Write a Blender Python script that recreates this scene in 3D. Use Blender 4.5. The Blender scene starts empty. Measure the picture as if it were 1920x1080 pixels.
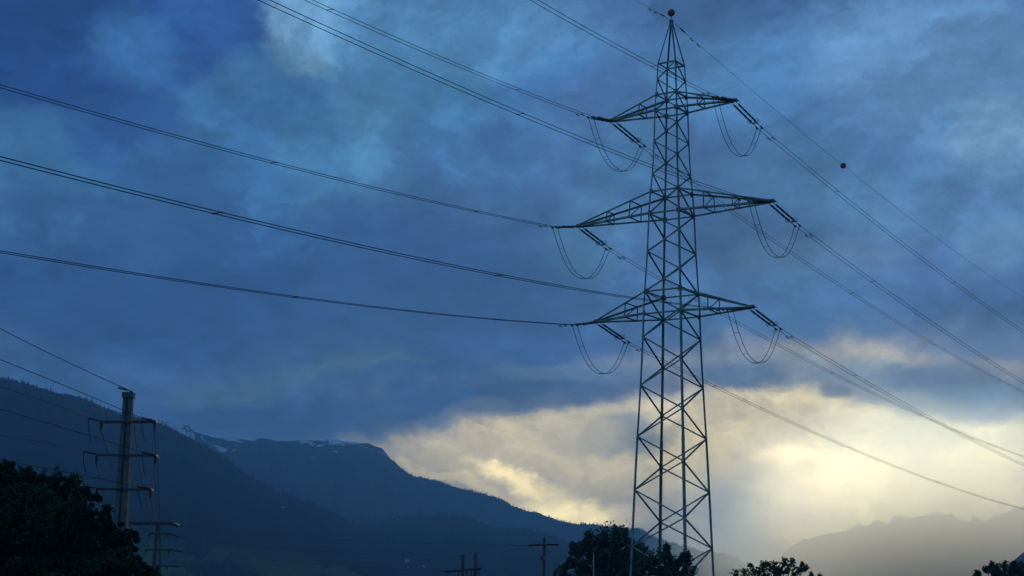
import bpy, bmesh, math, random
from mathutils import Vector, Matrix, noise
R = math.radians
random.seed(7)
SC = bpy.context.scene
COL = SC.collection

# ------------------------------------------------------------------ camera
F, PITCH, ROLL, CAMZ = 3137.88, 0.195684, 0.017084, 1.6
_c, _s, _cr, _sr = math.cos(PITCH), math.sin(PITCH), math.cos(ROLL), math.sin(ROLL)
RIGHT = Vector((_cr, -_s * _sr, _c * _sr))
UP = Vector((-_sr, -_s * _cr, _c * _cr))
FWD = Vector((0, _c, _s))
cd = bpy.data.cameras.new('camera')
cam = bpy.data.objects.new('camera', cd)
COL.objects.link(cam)
cam.matrix_world = Matrix(((RIGHT.x, UP.x, -FWD.x, 0), (RIGHT.y, UP.y, -FWD.y, 0), (RIGHT.z, UP.z, -FWD.z, CAMZ), (0, 0, 0, 1)))
cd.sensor_width = 36
cd.lens = 36 * F / 1920
cd.clip_start = 0.5
cd.clip_end = 60000
SC.camera = cam

def ray(px, py):
    return (FWD + RIGHT * ((px - 960) / F) + UP * ((540 - py) / F))
def at(px, py, Y):
    """world point seen at photo pixel (px, py) at depth Y in front of the camera"""
    d = ray(px, py)
    return Vector((0, 0, CAMZ)) + d * (Y / d.y)
def azel(px, py):
    d = ray(px, py).normalized()
    return math.degrees(math.atan2(d.x, d.y)), math.degrees(math.asin(d.z))

# ------------------------------------------------------------------ colour management
SC.view_settings.view_transform = 'Standard'
SC.view_settings.look = 'None'
SC.view_settings.exposure = 0
SC.view_settings.gamma = 1
SC.cycles.use_denoising = True
SC.cycles.volume_bounces = 0
SC.cycles.max_bounces = 6
SC.cycles.diffuse_bounces = 2

def lin(c):
    return tuple((v / 255 / 12.92) if v / 255 <= 0.04045 else ((v / 255 + 0.055) / 1.055) ** 2.4 for v in c)

# ------------------------------------------------------------------ world: storm clouds over a low veiled sun
SUN_AZ, SUN_EL = azel(1665, 800)
world = bpy.data.worlds.new('World')
SC.world = world
world.use_nodes = True
world.cycles.sampling_method = 'MANUAL'
world.cycles.sample_map_resolution = 1024
nt = world.node_tree
N, L = nt.nodes, nt.links
for n in list(N):
    N.remove(n)
def node(kind, **kw):
    n = N.new(kind)
    for k, v in kw.items():
        setattr(n, k, v)
    return n
def mathn(op, a, b=None, c=None, clamp=False):
    n = node('ShaderNodeMath', operation=op, use_clamp=clamp)
    for i, v in enumerate((a, b, c)):
        if v is None: continue
        if isinstance(v, (int, float)): n.inputs[i].default_value = v
        else: L.new(v, n.inputs[i])
    return n.outputs[0]
tc = node('ShaderNodeTexCoord')
sep = node('ShaderNodeSeparateXYZ')
L.new(tc.outputs['Generated'], sep.inputs[0])
az = mathn('MULTIPLY', mathn('ARCTAN2', sep.outputs[0], sep.outputs[1]), 57.29578)
el = mathn('MULTIPLY', mathn('ARCSINE', sep.outputs[2]), 57.29578)
cmb = node('ShaderNodeCombineXYZ')
L.new(az, cmb.inputs[0]); L.new(el, cmb.inputs[1])
P0 = cmb.outputs[0]
def noise_col(scale, detail, rough, off=0.0, src=None):
    mp = node('ShaderNodeMapping'); mp.inputs['Location'].default_value = (off, off * .7, off * .3)
    mp.inputs['Scale'].default_value = (scale, scale * 1.35, scale)
    L.new(src or P0, mp.inputs[0])
    n = node('ShaderNodeTexNoise'); n.inputs['Scale'].default_value = 1
    n.inputs['Detail'].default_value = detail; n.inputs['Roughness'].default_value = rough
    L.new(mp.outputs[0], n.inputs['Vector'])
    return n
def vmath(op, a, b):
    n = node('ShaderNodeVectorMath', operation=op)
    for i, v in enumerate((a, b)):
        if isinstance(v, (tuple, list)): n.inputs[i].default_value = v
        elif isinstance(v, (int, float)): n.inputs[3].default_value = v
        else: L.new(v, n.inputs[i])
    return n.outputs[0]
n1 = noise_col(0.16, 7, 0.55, 3.1)
w1 = vmath('MULTIPLY', vmath('SUBTRACT', n1.outputs['Color'], (.5, .5, .5)), (6.5, 4.6, 0))
n2 = noise_col(0.75, 8, 0.68, 11.7)
w2 = vmath('MULTIPLY', vmath('SUBTRACT', n2.outputs['Color'], (.5, .5, .5)), (1.3, .9, 0))
W = vmath('ADD', vmath('ADD', P0, w1), w2)

# colour of the cloud deck: (photo px, py, radius x, radius y, tilt deg, sRGB, opacity)
BASE = (70, 110, 160)
BLOBS = [
    # overhead, behind and beside the view (az, el given directly with 'A')
    ('A', 0, 75, 120, 40, 0, (84, 128, 172), 1.0),
    ('A', 110, 15, 70, 50, 0, (46, 74, 112), 1.0),
    ('A', -140, 22, 70, 42, 0, (134, 178, 212), 1.0),
    ('A', 220, 22, 70, 42, 0, (134, 178, 212), 1.0),
    # broad masses
    (200, 60, 560, 260, 10, (42, 78, 140), .9),
    (60, 60, 260, 220, 0, (34, 66, 126), .8),
    (380, 100, 230, 150, -20, (46, 84, 146), .7),
    (250, 110, 110, 70, 30, (66, 112, 160), .6),
    (180, 60, 60, 90, 0, (60, 104, 156), .5),
    (60, 290, 260, 80, 10, (72, 124, 166), .75),
    (230, 250, 130, 60, 10, (48, 88, 146), .7),
    (700, 190, 420, 170, -35, (82, 134, 174), .85),
    (580, 60, 90, 110, -30, (150, 186, 214), .85),
    (640, 40, 160, 90, 10, (104, 150, 190), .6),
    (450, 180, 180, 60, -35, (82, 132, 170), .6),
    (530, 200, 180, 60, -12, (60, 108, 158), .75),
    (700, 240, 90, 120, -25, (94, 142, 178), .6),
    (380, 330, 200, 60, 0, (60, 106, 156), .7),
    (530, 255, 90, 50, 0, (80, 128, 168), .6),
    (900, 260, 160, 110, -20, (72, 120, 168), .6),
    (1030, 130, 120, 50, -25, (66, 112, 164), .75),
    (900, 60, 260, 90, 0, (98, 144, 188), .65),
    (200, 420, 360, 90, 5, (62, 104, 152), .6),
    (620, 480, 500, 110, 5, (54, 92, 146), .8),
    (250, 560, 420, 110, 0, (46, 80, 134), .85),
    (800, 620, 380, 90, 5, (58, 92, 142), .8),
    (1110, 440, 110, 90, 0, (88, 132, 172), .75),
    (1170, 300, 100, 60, -30, (86, 132, 174), .6),
    (1350, 130, 150, 90, 0, (90, 138, 182), .6),
    (1560, 180, 230, 130, 0, (80, 128, 176), .6),
    (1780, 130, 300, 170, 10, (112, 150, 192), .8),
    (1860, 280, 80, 90, 0, (136, 168, 200), .7),
    (1750, 380, 250, 90, 0, (100, 142, 184), .65),
    (1500, 330, 200, 80, 0, (88, 134, 176), .6),
    (1740, 500, 210, 55, 5, (84, 116, 166), .75),
    (1550, 480, 180, 50, 0, (104, 132, 164), .55),
    (1450, 570, 260, 80, 0, (80, 122, 168), .8),
    (1880, 470, 90, 60, 0, (112, 150, 186), .7),
    # warm break in the cloud over the horizon
    (1700, 935, 720, 235, 0, (196, 190, 176), 1.0),
    (1560, 830, 420, 170, 0, (206, 200, 182), .95),
    (1050, 880, 380, 120, 8, (186, 180, 162), 1.0),
    (1800, 835, 260, 60, 0, (190, 190, 178), .8),
    (1750, 720, 280, 50, 4, (150, 162, 172), .8),
    (1860, 640, 160, 40, 0, (104, 132, 170), .7),
    (1450, 690, 260, 36, 3, (146, 156, 166), .85),
    (1780, 705, 130, 34, 6, (100, 126, 156), .65),
    (1380, 700, 100, 26, 0, (98, 122, 152), .8),
    (1575, 735, 30, 16, 0, (110, 126, 148), .7),
    (1900, 740, 110, 40, 0, (128, 140, 158), .6),
    (1040, 740, 290, 42, -6, (66, 94, 134), .9),
    (1100, 705, 200, 20, 4, (112, 128, 148), .6),
    (740, 772, 270, 62, -8, (50, 82, 128), .95),
    (900, 790, 160, 34, -12, (134, 138, 146), .6),
    (1180, 820, 110, 40, 0, (146, 148, 146), .8),
    (1280, 800, 60, 26, 0, (176, 174, 158), .6),
    (1090, 820, 90, 36, 5, (154, 152, 148), .7),
    (960, 855, 170, 26, 8, (160, 154, 146), .7),
    (1310, 850, 70, 60, 0, (214, 204, 172), .7),
    (985, 890, 60, 16, 4, (240, 228, 188), .55),
    (880, 905, 90, 14, 14, (214, 204, 170), .7),
    (1080, 960, 110, 34, 6, (255, 246, 206), 1.0),
    (1440, 885, 62, 46, -30, (255, 246, 222), .8),
    (1300, 900, 60, 40, 0, (180, 176, 160), .6),
    (1400, 985, 90, 120, 4, (140, 136, 140), .95),
    (1420, 940, 80, 90, 10, (160, 154, 146), .8),
    (1560, 930, 150, 110, 0, (238, 224, 192), .7),
    (1710, 975, 210, 66, 4, (255, 248, 222), .95),
    (1690, 985, 110, 44, 0, (255, 255, 236), 1.0),
    (1850, 890, 130, 70, 0, (230, 220, 190), .7),
    # pale rents low over the left hills
    (560, 705, 200, 22, -16, (84, 116, 142), .7),
    (700, 680, 110, 14, -8, (96, 126, 148), .6),
    (440, 715, 120, 34, -10, (86, 112, 134), .7),
    (200, 740, 260, 60, 8, (58, 88, 134), .7),
    (470, 775, 240, 36, 0, (44, 76, 124), .8),
]
col = node('ShaderNodeRGB'); col.outputs[0].default_value = (*lin(BASE), 1)
cur = col.outputs[0]
def boost(c, amb):
    r_, g_, b_ = lin(c)
    if amb: return (r_ * 1.1, g_ * 1.25, b_ * 1.35)
    if c[0] > 235: return (r_ * 5.6, g_ * 4.9, b_ * 3.0)
    if c[0] > c[2]: return (r_ * 3.05, g_ * 2.7, b_ * 1.65)
    return (r_ * .95, g_ * 1.13, b_ * 1.18)
WSHARP = vmath('ADD', P0, vmath('MULTIPLY', vmath('ADD', w1, w2), (.55, .55, 0)))
for b in BLOBS:
    if b[0] == 'A':
        _, a0, e0, rx, ry, rot, c, op = b
    else:
        px, py, rx, ry, rot, c, op = b
        a0, e0 = azel(px, py)
        k = math.degrees(1 / F) * 1.25
        rx *= k / max(.2, math.cos(R(e0))); ry *= k
    mp = node('ShaderNodeMapping', vector_type='TEXTURE')
    mp.inputs['Location'].default_value = (a0, e0, 0)
    mp.inputs['Rotation'].default_value = (0, 0, R(-rot))
    mp.inputs['Scale'].default_value = (rx, ry, 1)
    L.new(W if (b[0] != 'A' and b[0] < 1000 or ry > 3) else WSHARP, mp.inputs[0])
    ln = node('ShaderNodeVectorMath', operation='LENGTH'); L.new(mp.outputs[0], ln.inputs[0])
    mr = node('ShaderNodeMapRange', interpolation_type='SMOOTHERSTEP')
    hot = b[0] != 'A' and c[0] > 235; wide = b[0] != 'A' and c[0] > c[2] and b[2] > 370
    mr.inputs['From Min'].default_value = 1.35 if hot else 1.18 if wide else 1.05; mr.inputs['From Max'].default_value = 0.0 if hot else 0.15 if wide else 0.35
    mr.inputs['To Min'].default_value = 0; mr.inputs['To Max'].default_value = op
    L.new(ln.outputs['Value'], mr.inputs['Value'])
    mx = node('ShaderNodeMix', data_type='RGBA'); L.new(mr.outputs[0], mx.inputs['Factor'])
    L.new(cur, mx.inputs['A']); mx.inputs['B'].default_value = (*boost(c, b[0] == 'A'), 1)
    cur = mx.outputs['Result']
# fine cloud texture modulates brightness
n3 = noise_col(0.36, 12, 0.72, 23.0, vmath('ADD', P0, vmath('MULTIPLY', w2, (1.6, 1.2, 0)))); n3.inputs['Distortion'].default_value = .35
mod = node('ShaderNodeMapRange'); L.new(n3.outputs['Fac'], mod.inputs['Value'])
mod.inputs['From Min'].default_value = .3; mod.inputs['From Max'].default_value = .7
mod.inputs['To Min'].default_value = .68; mod.inputs['To Max'].default_value = 1.30
cloud = vmath('SCALE', cur, None) if False else None
n4 = noise_col(0.13, 12, 0.66, 41.0, vmath('ADD', P0, vmath('MULTIPLY', w2, (1.2, 1.2, 0)))); n4.inputs['Distortion'].default_value = .5
mod2 = node('ShaderNodeMapRange', interpolation_type='SMOOTHSTEP'); L.new(n4.outputs['Fac'], mod2.inputs['Value'])
mod2.inputs['From Min'].default_value = .45; mod2.inputs['From Max'].default_value = .57
mod2.inputs['To Min'].default_value = .82; mod2.inputs['To Max'].default_value = 1.13
sc_ = node('ShaderNodeVectorMath', operation='SCALE'); L.new(cur, sc_.inputs[0]); # thin wisps drawn out along the wind
mpw = node('ShaderNodeMapping'); mpw.inputs['Rotation'].default_value = (0, 0, R(-32)); mpw.inputs['Scale'].default_value = (.33, 1.05, 1)
L.new(vmath('ADD', P0, vmath('MULTIPLY', vmath('ADD', w1, w2), (.5, .5, 0))), mpw.inputs[0])
n5 = node('ShaderNodeTexNoise'); n5.inputs['Scale'].default_value = 1; n5.inputs['Detail'].default_value = 10; n5.inputs['Roughness'].default_value = .66
L.new(mpw.outputs[0], n5.inputs['Vector'])
mod3 = node('ShaderNodeMapRange'); L.new(n5.outputs['Fac'], mod3.inputs['Value'])
mod3.inputs['From Min'].default_value = .34; mod3.inputs['From Max'].default_value = .68
mod3.inputs['To Min'].default_value = .90; mod3.inputs['To Max'].default_value = 1.12
L.new(mathn('MULTIPLY', mathn('MULTIPLY', mod.outputs[0], mod2.outputs[0]), mod3.outputs[0]), sc_.inputs['Scale'])
SKYGAIN = 1.0
# the clear-sky light above the deck (Nishita) adds a little of its own blue
sky = node('ShaderNodeTexSky'); sky.sky_type = 'NISHITA'; sky.sun_disc = False
sky.sun_elevation = R(max(1.0, SUN_EL)); sky.sun_rotation = R(SUN_AZ)
bg1 = node('ShaderNodeBackground'); bg1.inputs['Strength'].default_value = 0.1
mixs = node('ShaderNodeVectorMath', operation='MULTIPLY_ADD')
L.new(sc_.outputs[0], mixs.inputs[0]); mixs.inputs[1].default_value = (9.7 * SKYGAIN,) * 3
skd = node('ShaderNodeVectorMath', operation='SCALE'); L.new(sky.outputs[0], skd.inputs[0]); skd.inputs['Scale'].default_value = .012
L.new(skd.outputs[0], mixs.inputs[2])
L.new(mixs.outputs[0], bg1.inputs['Color'])
wo = node('ShaderNodeOutputWorld'); L.new(bg1.outputs[0], wo.inputs['Surface'])

# ------------------------------------------------------------------ sun, veiled by the rain cloud
sd = bpy.data.lights.new('sun', 'SUN'); sd.energy = 1.1; sd.angle = R(12); sd.color = (1.0, .9, .64)
so = bpy.data.objects.new('sun', sd); COL.objects.link(so)
sv = Vector((math.sin(R(SUN_AZ)) * math.cos(R(SUN_EL)), math.cos(R(SUN_AZ)) * math.cos(R(SUN_EL)), math.sin(R(SUN_EL))))
so.rotation_euler = sv.to_track_quat('Z', 'Y').to_euler()

# ------------------------------------------------------------------ haze: still valley air, one even closed box
HAZE_DENSITY = 2.0e-4

# ------------------------------------------------------------------ helpers
def material(name, base, rough=.7, var=.25, scale=6.0, metallic=0.0, bump=0.0, second=None, detail=5):
    m = bpy.data.materials.new(name); m.use_nodes = True
    t = m.node_tree; b = t.nodes['Principled BSDF']
    b.inputs['Roughness'].default_value = rough; b.inputs['Metallic'].default_value = metallic
    b.inputs['Specular IOR Level'].default_value = .3
    co = t.nodes.new('ShaderNodeTexCoord')
    nz = t.nodes.new('ShaderNodeTexNoise'); nz.inputs['Scale'].default_value = scale; nz.inputs['Detail'].default_value = detail
    t.links.new(co.outputs['Object'], nz.inputs['Vector'])
    cr = t.nodes.new('ShaderNodeValToRGB')
    lo = tuple(c * (1 - var) for c in base); hi = tuple(c * (1 + var) for c in (second or base))
    cr.color_ramp.elements[0].position = .3; cr.color_ramp.elements[0].color = (*lo, 1)
    cr.color_ramp.elements[1].position = .7; cr.color_ramp.elements[1].color = (*hi, 1)
    t.links.new(nz.outputs['Fac'], cr.inputs[0]); t.links.new(cr.outputs[0], b.inputs['Base Color'])
    if bump:
        bp = t.nodes.new('ShaderNodeBump'); bp.inputs['Strength'].default_value = bump; bp.inputs['Distance'].default_value = .05
        t.links.new(nz.outputs['Fac'], bp.inputs['Height']); t.links.new(bp.outputs[0], b.inputs['Normal'])
    return m
M = {
    'steel': material('painted_steel', (.13, .20, .185), .55, .4, 1.6, second=(.16, .225, .19)),
    'plate': material('painted_plate', (.13, .17, .14), .6, .3, 5),
    'wire': material('aluminium_wire', (.022, .03, .038), .7, .2, 3),
    'insul': material('insulator_brown', (.03, .026, .028), .35, .3, 9),
    'fitting': material('galvanised_fitting', (.06, .07, .08), .5, .2, 7, .3),
    'ball': material('ball_red', (.30, .085, .05), .5, .3, 7),
    'concrete': material('pole_concrete', (.105, .12, .125), .85, .25, 3.5, bump=.3),
    'darksteel': material('crossarm_steel', (.055, .06, .07), .6, .3, 5),
    'wood': material('pole_wood', (.075, .06, .055), .85, .35, 5, bump=.3),
    'bark': material('bark', (.05, .042, .035), .9, .4, 6),
    'leaf_dark': material('leaf_dark', (.014, .034, .017), .75, .5, 1.1, second=(.026, .055, .024)),
    'leaf': material('leaf_green', (.024, .046, .026), .75, .45, 1.3, second=(.042, .075, .038)),
    'lampmetal': material('lamp_metal', (.35, .36, .36), .5, .1, 4),
    'housewall': material('house_wall', (.42, .42, .40), .8, .05, .3),
    'houseroof': material('house_roof', (.16, .09, .07), .8, .2, .5),
    'ground': material('grass_ground', (.035, .05, .022), .95, .4, .02),
}
def link(name, me, mat, parent=None):
    o = bpy.data.objects.new(name, me); COL.objects.link(o)
    if mat: me.materials.append(mat)
    if parent:
        o.parent = parent
        o.location = -parent.location
    return o
def bm_obj(name, bm, mat, parent=None, smooth=False):
    me = bpy.data.meshes.new(name)
    bmesh.ops.recalc_face_normals(bm, faces=bm.faces)
    bm.to_mesh(me); bm.free()
    if smooth:
        for p in me.polygons: p.use_smooth = True
    return link(name, me, mat, parent)
def thing(name, label, cat, loc, group=None):
    o = bpy.data.objects.new(name, None); o.empty_display_size = .3
    COL.objects.link(o); o.location = loc
    return tag(o, label, cat, group)
def tag(o, label, cat, group=None):
    o['label'] = label; o['category'] = cat
    if group: o['group'] = group
    return o
def structure(o, kind='structure', label=None):
    o['kind'] = kind
    if label: o['label'] = label
    return o
def frame_of(a, b, ref=None):
    d = (b - a).normalized()
    if ref is None or abs(d.dot(ref.normalized())) > .98:
        ref = Vector((0, 0, 1)) if abs(d.z) < .9 else Vector((1, 0, 0))
    x = (ref - d * ref.dot(d)).normalized(); y = d.cross(x)
    return d, x, y
def add_prism(bm, a, b, prof, x, y):
    va = [bm.verts.new(a + x * p[0] + y * p[1]) for p in prof]
    vb = [bm.verts.new(b + x * p[0] + y * p[1]) for p in prof]
    n = len(prof)
    for i in range(n):
        bm.faces.new((va[i], va[(i + 1) % n], vb[(i + 1) % n], vb[i]))
    bm.faces.new(va[::-1]); bm.faces.new(vb)
def add_angle(bm, a, b, out, w, t=None):
    """L-section bar with its corner pointing towards 'out'"""
    t = t or w * .14
    d, o, s = frame_of(a, b, out)
    u = (o + s) / math.sqrt(2); v = (o - s) / math.sqrt(2)
    prof = [(0, 0), (-w, 0), (-w, -t), (-t, -t), (-t, -w), (0, -w)]
    c = w * .28
    add_prism(bm, a, b, [(p[0] + c, p[1] + c) for p in prof], u, v)
def add_flat(bm, a, b, nrm, w, t):
    """channel-like bar lying in the face whose normal is nrm"""
    d, n, s = frame_of(a, b, nrm)
    add_prism(bm, a, b, [(0, -w / 2), (0, w / 2), (-w * .75, w / 2), (-w * .75, w / 2 - t), (-t, w / 2 - t), (-t, -w / 2)], n, s)
def add_box(bm, c, hx, hy, hz, ax=None):
    ax = ax or (Vector((1, 0, 0)), Vector((0, 1, 0)), Vector((0, 0, 1)))
    a = c - ax[2] * hz; b = c + ax[2] * hz
    add_prism(bm, a, b, [(-hx, -hy), (hx, -hy), (hx, hy), (-hx, hy)], ax[0], ax[1])
def add_tube(bm, pts, r, n=6, caps=True):
    """tube through pts; r number or list"""
    rings = []; ref = None
    for i, p in enumerate(pts):
        a = pts[max(0, i - 1)]; b = pts[min(len(pts) - 1, i + 1)]
        d, x, y = frame_of(a, b, ref); ref = x
        rr = r[i] if isinstance(r, (list, tuple)) else r
        rings.append([bm.verts.new(p + (x * math.cos(2 * math.pi * k / n) + y * math.sin(2 * math.pi * k / n)) * rr) for k in range(n)])
    for A, B in zip(rings, rings[1:]):
        for k in range(n):
            bm.faces.new((A[k], A[(k + 1) % n], B[(k + 1) % n], B[k]))
    if caps:
        bm.faces.new(rings[0][::-1]); bm.faces.new(rings[-1])
def add_ring(bm, c, nrm, rad, r, n=20):
    d, x, y = frame_of(c, c + nrm)
    pts = [c + (x * math.cos(2 * math.pi * k / n) + y * math.sin(2 * math.pi * k / n)) * rad for k in range(n)]
    rings = []
    for k, p in enumerate(pts):
        o = (p - c).normalized()
        rings.append([bm.verts.new(p + (o * math.cos(a) + d * math.sin(a)) * r) for a in (0, 1.257, 2.513, 3.77, 5.027)])
    for k in range(n):
        A, B = rings[k], rings[(k + 1) % n]
        for j in range(5):
            bm.faces.new((A[j], A[(j + 1) % 5], B[(j + 1) % 5], B[j]))
def add_ball(bm, c, r, seg=16):
    bmesh.ops.create_uvsphere(bm, u_segments=seg, v_segments=seg // 2 + 2, radius=r, matrix=Matrix.Translation(c))

# ------------------------------------------------------------------ ground and terrain
def fbm(x, y, z=0, o=5):
    return noise.fractal(Vector((x, y, z)), 1.0, 2.0, o)
bm = bmesh.new()
bmesh.ops.create_circle(bm, cap_ends=True, segments=96, radius=9100)
g = bm_obj('ground', bm, M['ground']); structure(g)

def terrain_material(name, lo, hi, meadow=None, snow=False, mead_z=0, snow_z=0):
    m = bpy.data.materials.new(name); m.use_nodes = True
    t = m.node_tree; b = t.nodes['Principled BSDF']; b.inputs['Roughness'].default_value = 1
    b.inputs['Specular IOR Level'].default_value = 0
    ge = t.nodes.new('ShaderNodeNewGeometry')
    def nz(s, d=6, r=.6, stretch=None):
        mp = t.nodes.new('ShaderNodeMapping'); mp.inputs['Scale'].default_value = stretch or (s, s, s)
        t.links.new(ge.outputs['Position'], mp.inputs[0])
        n = t.nodes.new('ShaderNodeTexNoise'); n.inputs['Scale'].default_value = 1; n.inputs['Detail'].default_value = d
        n.inputs['Roughness'].default_value = r; t.links.new(mp.outputs[0], n.inputs['Vector']); return n.outputs['Fac']
    def ramp(src, p0, p1, c0, c1):
        r = t.nodes.new('ShaderNodeValToRGB'); e = r.color_ramp.elements
        e[0].position = p0; e[1].position = p1; e[0].color = (*c0, 1); e[1].color = (*c1, 1)
        t.links.new(src, r.inputs[0]); return r.outputs[0]
    def mth(op, a, bb):
        n = t.nodes.new('ShaderNodeMath'); n.operation = op; n.use_clamp = True
        for i, v in enumerate((a, bb)):
            if isinstance(v, float): n.inputs[i].default_value = v
            else: t.links.new(v, n.inputs[i])
        return n.outputs[0]
    c = ramp(nz(.004, 10, .7), .35, .65, lo, hi)
    sp = t.nodes.new('ShaderNodeSeparateXYZ'); t.links.new(ge.outputs['Position'], sp.inputs[0])
    def mix(f, a, colr):
        mx = t.nodes.new('ShaderNodeMix'); mx.data_type = 'RGBA'; t.links.new(f, mx.inputs['Factor'])
        t.links.new(a, mx.inputs['A']); mx.inputs['B'].default_value = (*colr, 1); return mx.outputs['Result']
    if meadow:
        hm = t.nodes.new('ShaderNodeMapRange'); hm.inputs['From Min'].default_value = mead_z; hm.inputs['From Max'].default_value = mead_z * .55
        t.links.new(sp.outputs[2], hm.inputs['Value'])
        f = mth('MULTIPLY', ramp(nz(.0045, 6, .55), .52, .57, (0, 0, 0), (1, 1, 1)), hm.outputs[0])
        c = mix(f, c, meadow)
    if snow:
        hm = t.nodes.new('ShaderNodeMapRange'); hm.inputs['From Min'].default_value = snow_z; hm.inputs['From Max'].default_value = snow_z * 1.2
        t.links.new(sp.outputs[2], hm.inputs['Value'])
        n = mth('ADD', nz(.012, 9, .68, (.016, .020, .036)), mth('MULTIPLY', hm.outputs[0], .13))
        xm = t.nodes.new('ShaderNodeMapRange'); xm.inputs['From Min'].default_value = -520; xm.inputs['From Max'].default_value = -800; xm.inputs['To Max'].default_value = .105
        t.links.new(sp.outputs[0], xm.inputs['Value']); n = mth('ADD', n, xm.outputs[0])
        n = mth('MULTIPLY', ramp(n, .645, .665, (0, 0, 0), (1, 1, 1)), ramp(hm.outputs[0], .0, .12, (0, 0, 0), (1, 1, 1)))
        c = mix(n, c, (.62, .66, .72))
    t.links.new(c, b.inputs['Base Color'])
    return m
def ridge_pts(P):
    out = []
    for px, py in P:
        d = ray(px, py); out.append((math.atan2(d.x, d.y), d.z / math.hypot(d.x, d.y)))
    return out
def interp(T, a):
    if a <= T[0][0]: return T[0][1]
    for (a0, v0), (a1, v1) in zip(T, T[1:]):
        if a <= a1: return v0 + (v1 - v0) * (a - a0) / (a1 - a0)
    return T[-1][1]
HF = {}
def mountain(name, P, dist, mat, a0, a1, da, near=.4, rough=1.0, power=1.2, seed=0, jag=0.0, nr=46, back=1.45):
    T = ridge_pts(P)
    def hgt(a, t):
        Rr = dist * (1 + .05 * math.sin(a * 9 + seed))
        k = interp(T, a) + jag * fbm(a * 160 + seed, seed, 0, 5)
        H = max(k, -.002) * Rr
        r = Rr * t
        if t <= 1:
            u = max(0, (t - near) / (1 - near))
            h = H * (u ** power)
            gully = noise.ridged_multi_fractal(Vector((a * 26 + seed, t * 5.5, seed)), 1.0, 2.1, 6, 1.0, 2.0) - 1.1
            h += H * .085 * rough * gully * min(1, u * 3) * min(1, (1 - t) * 24)
            h = min(h, k * r * (.985 if t < .985 else 1.0))
        else:
            h = H * max(0, 1 - ((t - 1) / (back - 1)) ** 1.3)
        return r, max(h, -1.5) + (CAMZ if t == 1 else CAMZ * .9)
    HF[name + str(seed)] = hgt
    na = int((a1 - a0) / da) + 1
    ts = [near + (1 - near) * (i / (nr - 1)) ** .75 for i in range(nr)] + [1 + (back - 1) * j / 8 for j in range(1, 9)]
    verts = []; faces = []
    for i in range(na):
        a = R(a0 + i * da)
        for t in ts:
            r, h = hgt(a, t); verts.append((math.sin(a) * r, math.cos(a) * r, h))
    nt_ = len(ts)
    for i in range(na - 1):
        for j in range(nt_ - 1):
            faces.append((i * nt_ + j, (i + 1) * nt_ + j, (i + 1) * nt_ + j + 1, i * nt_ + j + 1))
    me = bpy.data.meshes.new(name); me.from_pydata(verts, [], faces); me.update()
    for p in me.polygons: p.use_smooth = True
    o = link(name, me, mat); structure(o)
    return hgt

P1 = [(-900, 560), (-400, 640), (0, 712), (50, 724), (100, 742), (150, 750), (200, 772), (240, 786), (294, 797), (340, 818), (387, 843), (440, 878), (481, 907), (530, 927), (587, 947), (669, 985), (760, 1018), (850, 1050), (950, 1090), (1100, 1135), (1300, 1160), (1500, 1175)]
P2 = [(-900, 700), (-300, 740), (150, 770), (262, 777), (290, 783), (320, 790), (350, 797), (372, 812), (385, 816), (420, 822), (470, 824), (500, 822), (525, 828), (545, 827), (585, 825), (610, 822), (645, 827), (690, 832), (715, 840), (725, 850), (730, 858), (745, 870), (760, 885), (775, 893), (809, 899), (846, 912), (895, 924), (934, 934), (966, 950), (994, 960), (1012, 962), (1049, 977), (1065, 981), (1091, 982), (1143, 988), (1182, 991), (1197, 991), (1211, 999), (1224, 1007), (1244, 1012), (1254, 1019), (1279, 1023), (1305, 1031), (1326, 1035), (1356, 1040), (1377, 1045), (1403, 1062), (1440, 1086), (1500, 1120), (1600, 1160), (1800, 1180)]
P2b = [(400, 1085), (560, 1020), (650, 992), (760, 968), (840, 963), (890, 974), (930, 990), (985, 991), (1040, 1006), (1100, 1035), (1160, 1066), (1250, 1110), (1400, 1150), (1600, 1170)]
P3 = [(1330, 1130), (1430, 1075), (1477, 1032), (1494, 1018), (1523, 1007), (1558, 1000), (1590, 996), (1605, 984), (1622, 984), (1650, 979), (1666, 977), (1678, 967), (1692, 971), (1736, 968), (1758, 959), (1771, 966), (1780, 961), (1800, 977), (1830, 972), (1844, 978), (1859, 969), (1885, 962), (1903, 955), (1920, 949), (2000, 930), (2200, 935), (2800, 950)]
P4 = [(1750, 1150), (1860, 1085), (1888, 1060), (1905, 1046), (1920, 1036), (2000, 1000), (2300, 950), (2900, 900)]
FOR = (.010, .022, .019); FOR2 = (.015, .032, .024)
m1 = terrain_material('hill_forest', FOR, FOR2, (.06, .09, .035), mead_z=75)
m2 = terrain_material('mountain_alpine', (.026, .034, .028), (.046, .052, .042), (.06, .09, .04), True, mead_z=140, snow_z=345)
m3 = terrain_material('mountain_rock', (.03, .04, .034), (.05, .055, .05))
h1 = mountain('hill', P1, 2400, m1, -34, 12, .05, near=.45, seed=1, jag=.0004)
h2 = mountain('mountain', P2, 3700, m2, -34, 20, .04, near=.5, seed=2, jag=.0010, rough=1.6, power=2.1)
h2b = mountain('hill', P2b, 2900, m1, -14, 14, .06, near=.5, seed=5, jag=.0003, power=1.0)
h3 = mountain('mountain', P3, 7500, m3, 6, 38, .03, near=.72, seed=3, jag=.0019, rough=1.2, back=1.15)
h4 = mountain('hill', P4, 2300, m1, 13, 38, .07, near=.6, seed=4, jag=.0005)

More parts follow.
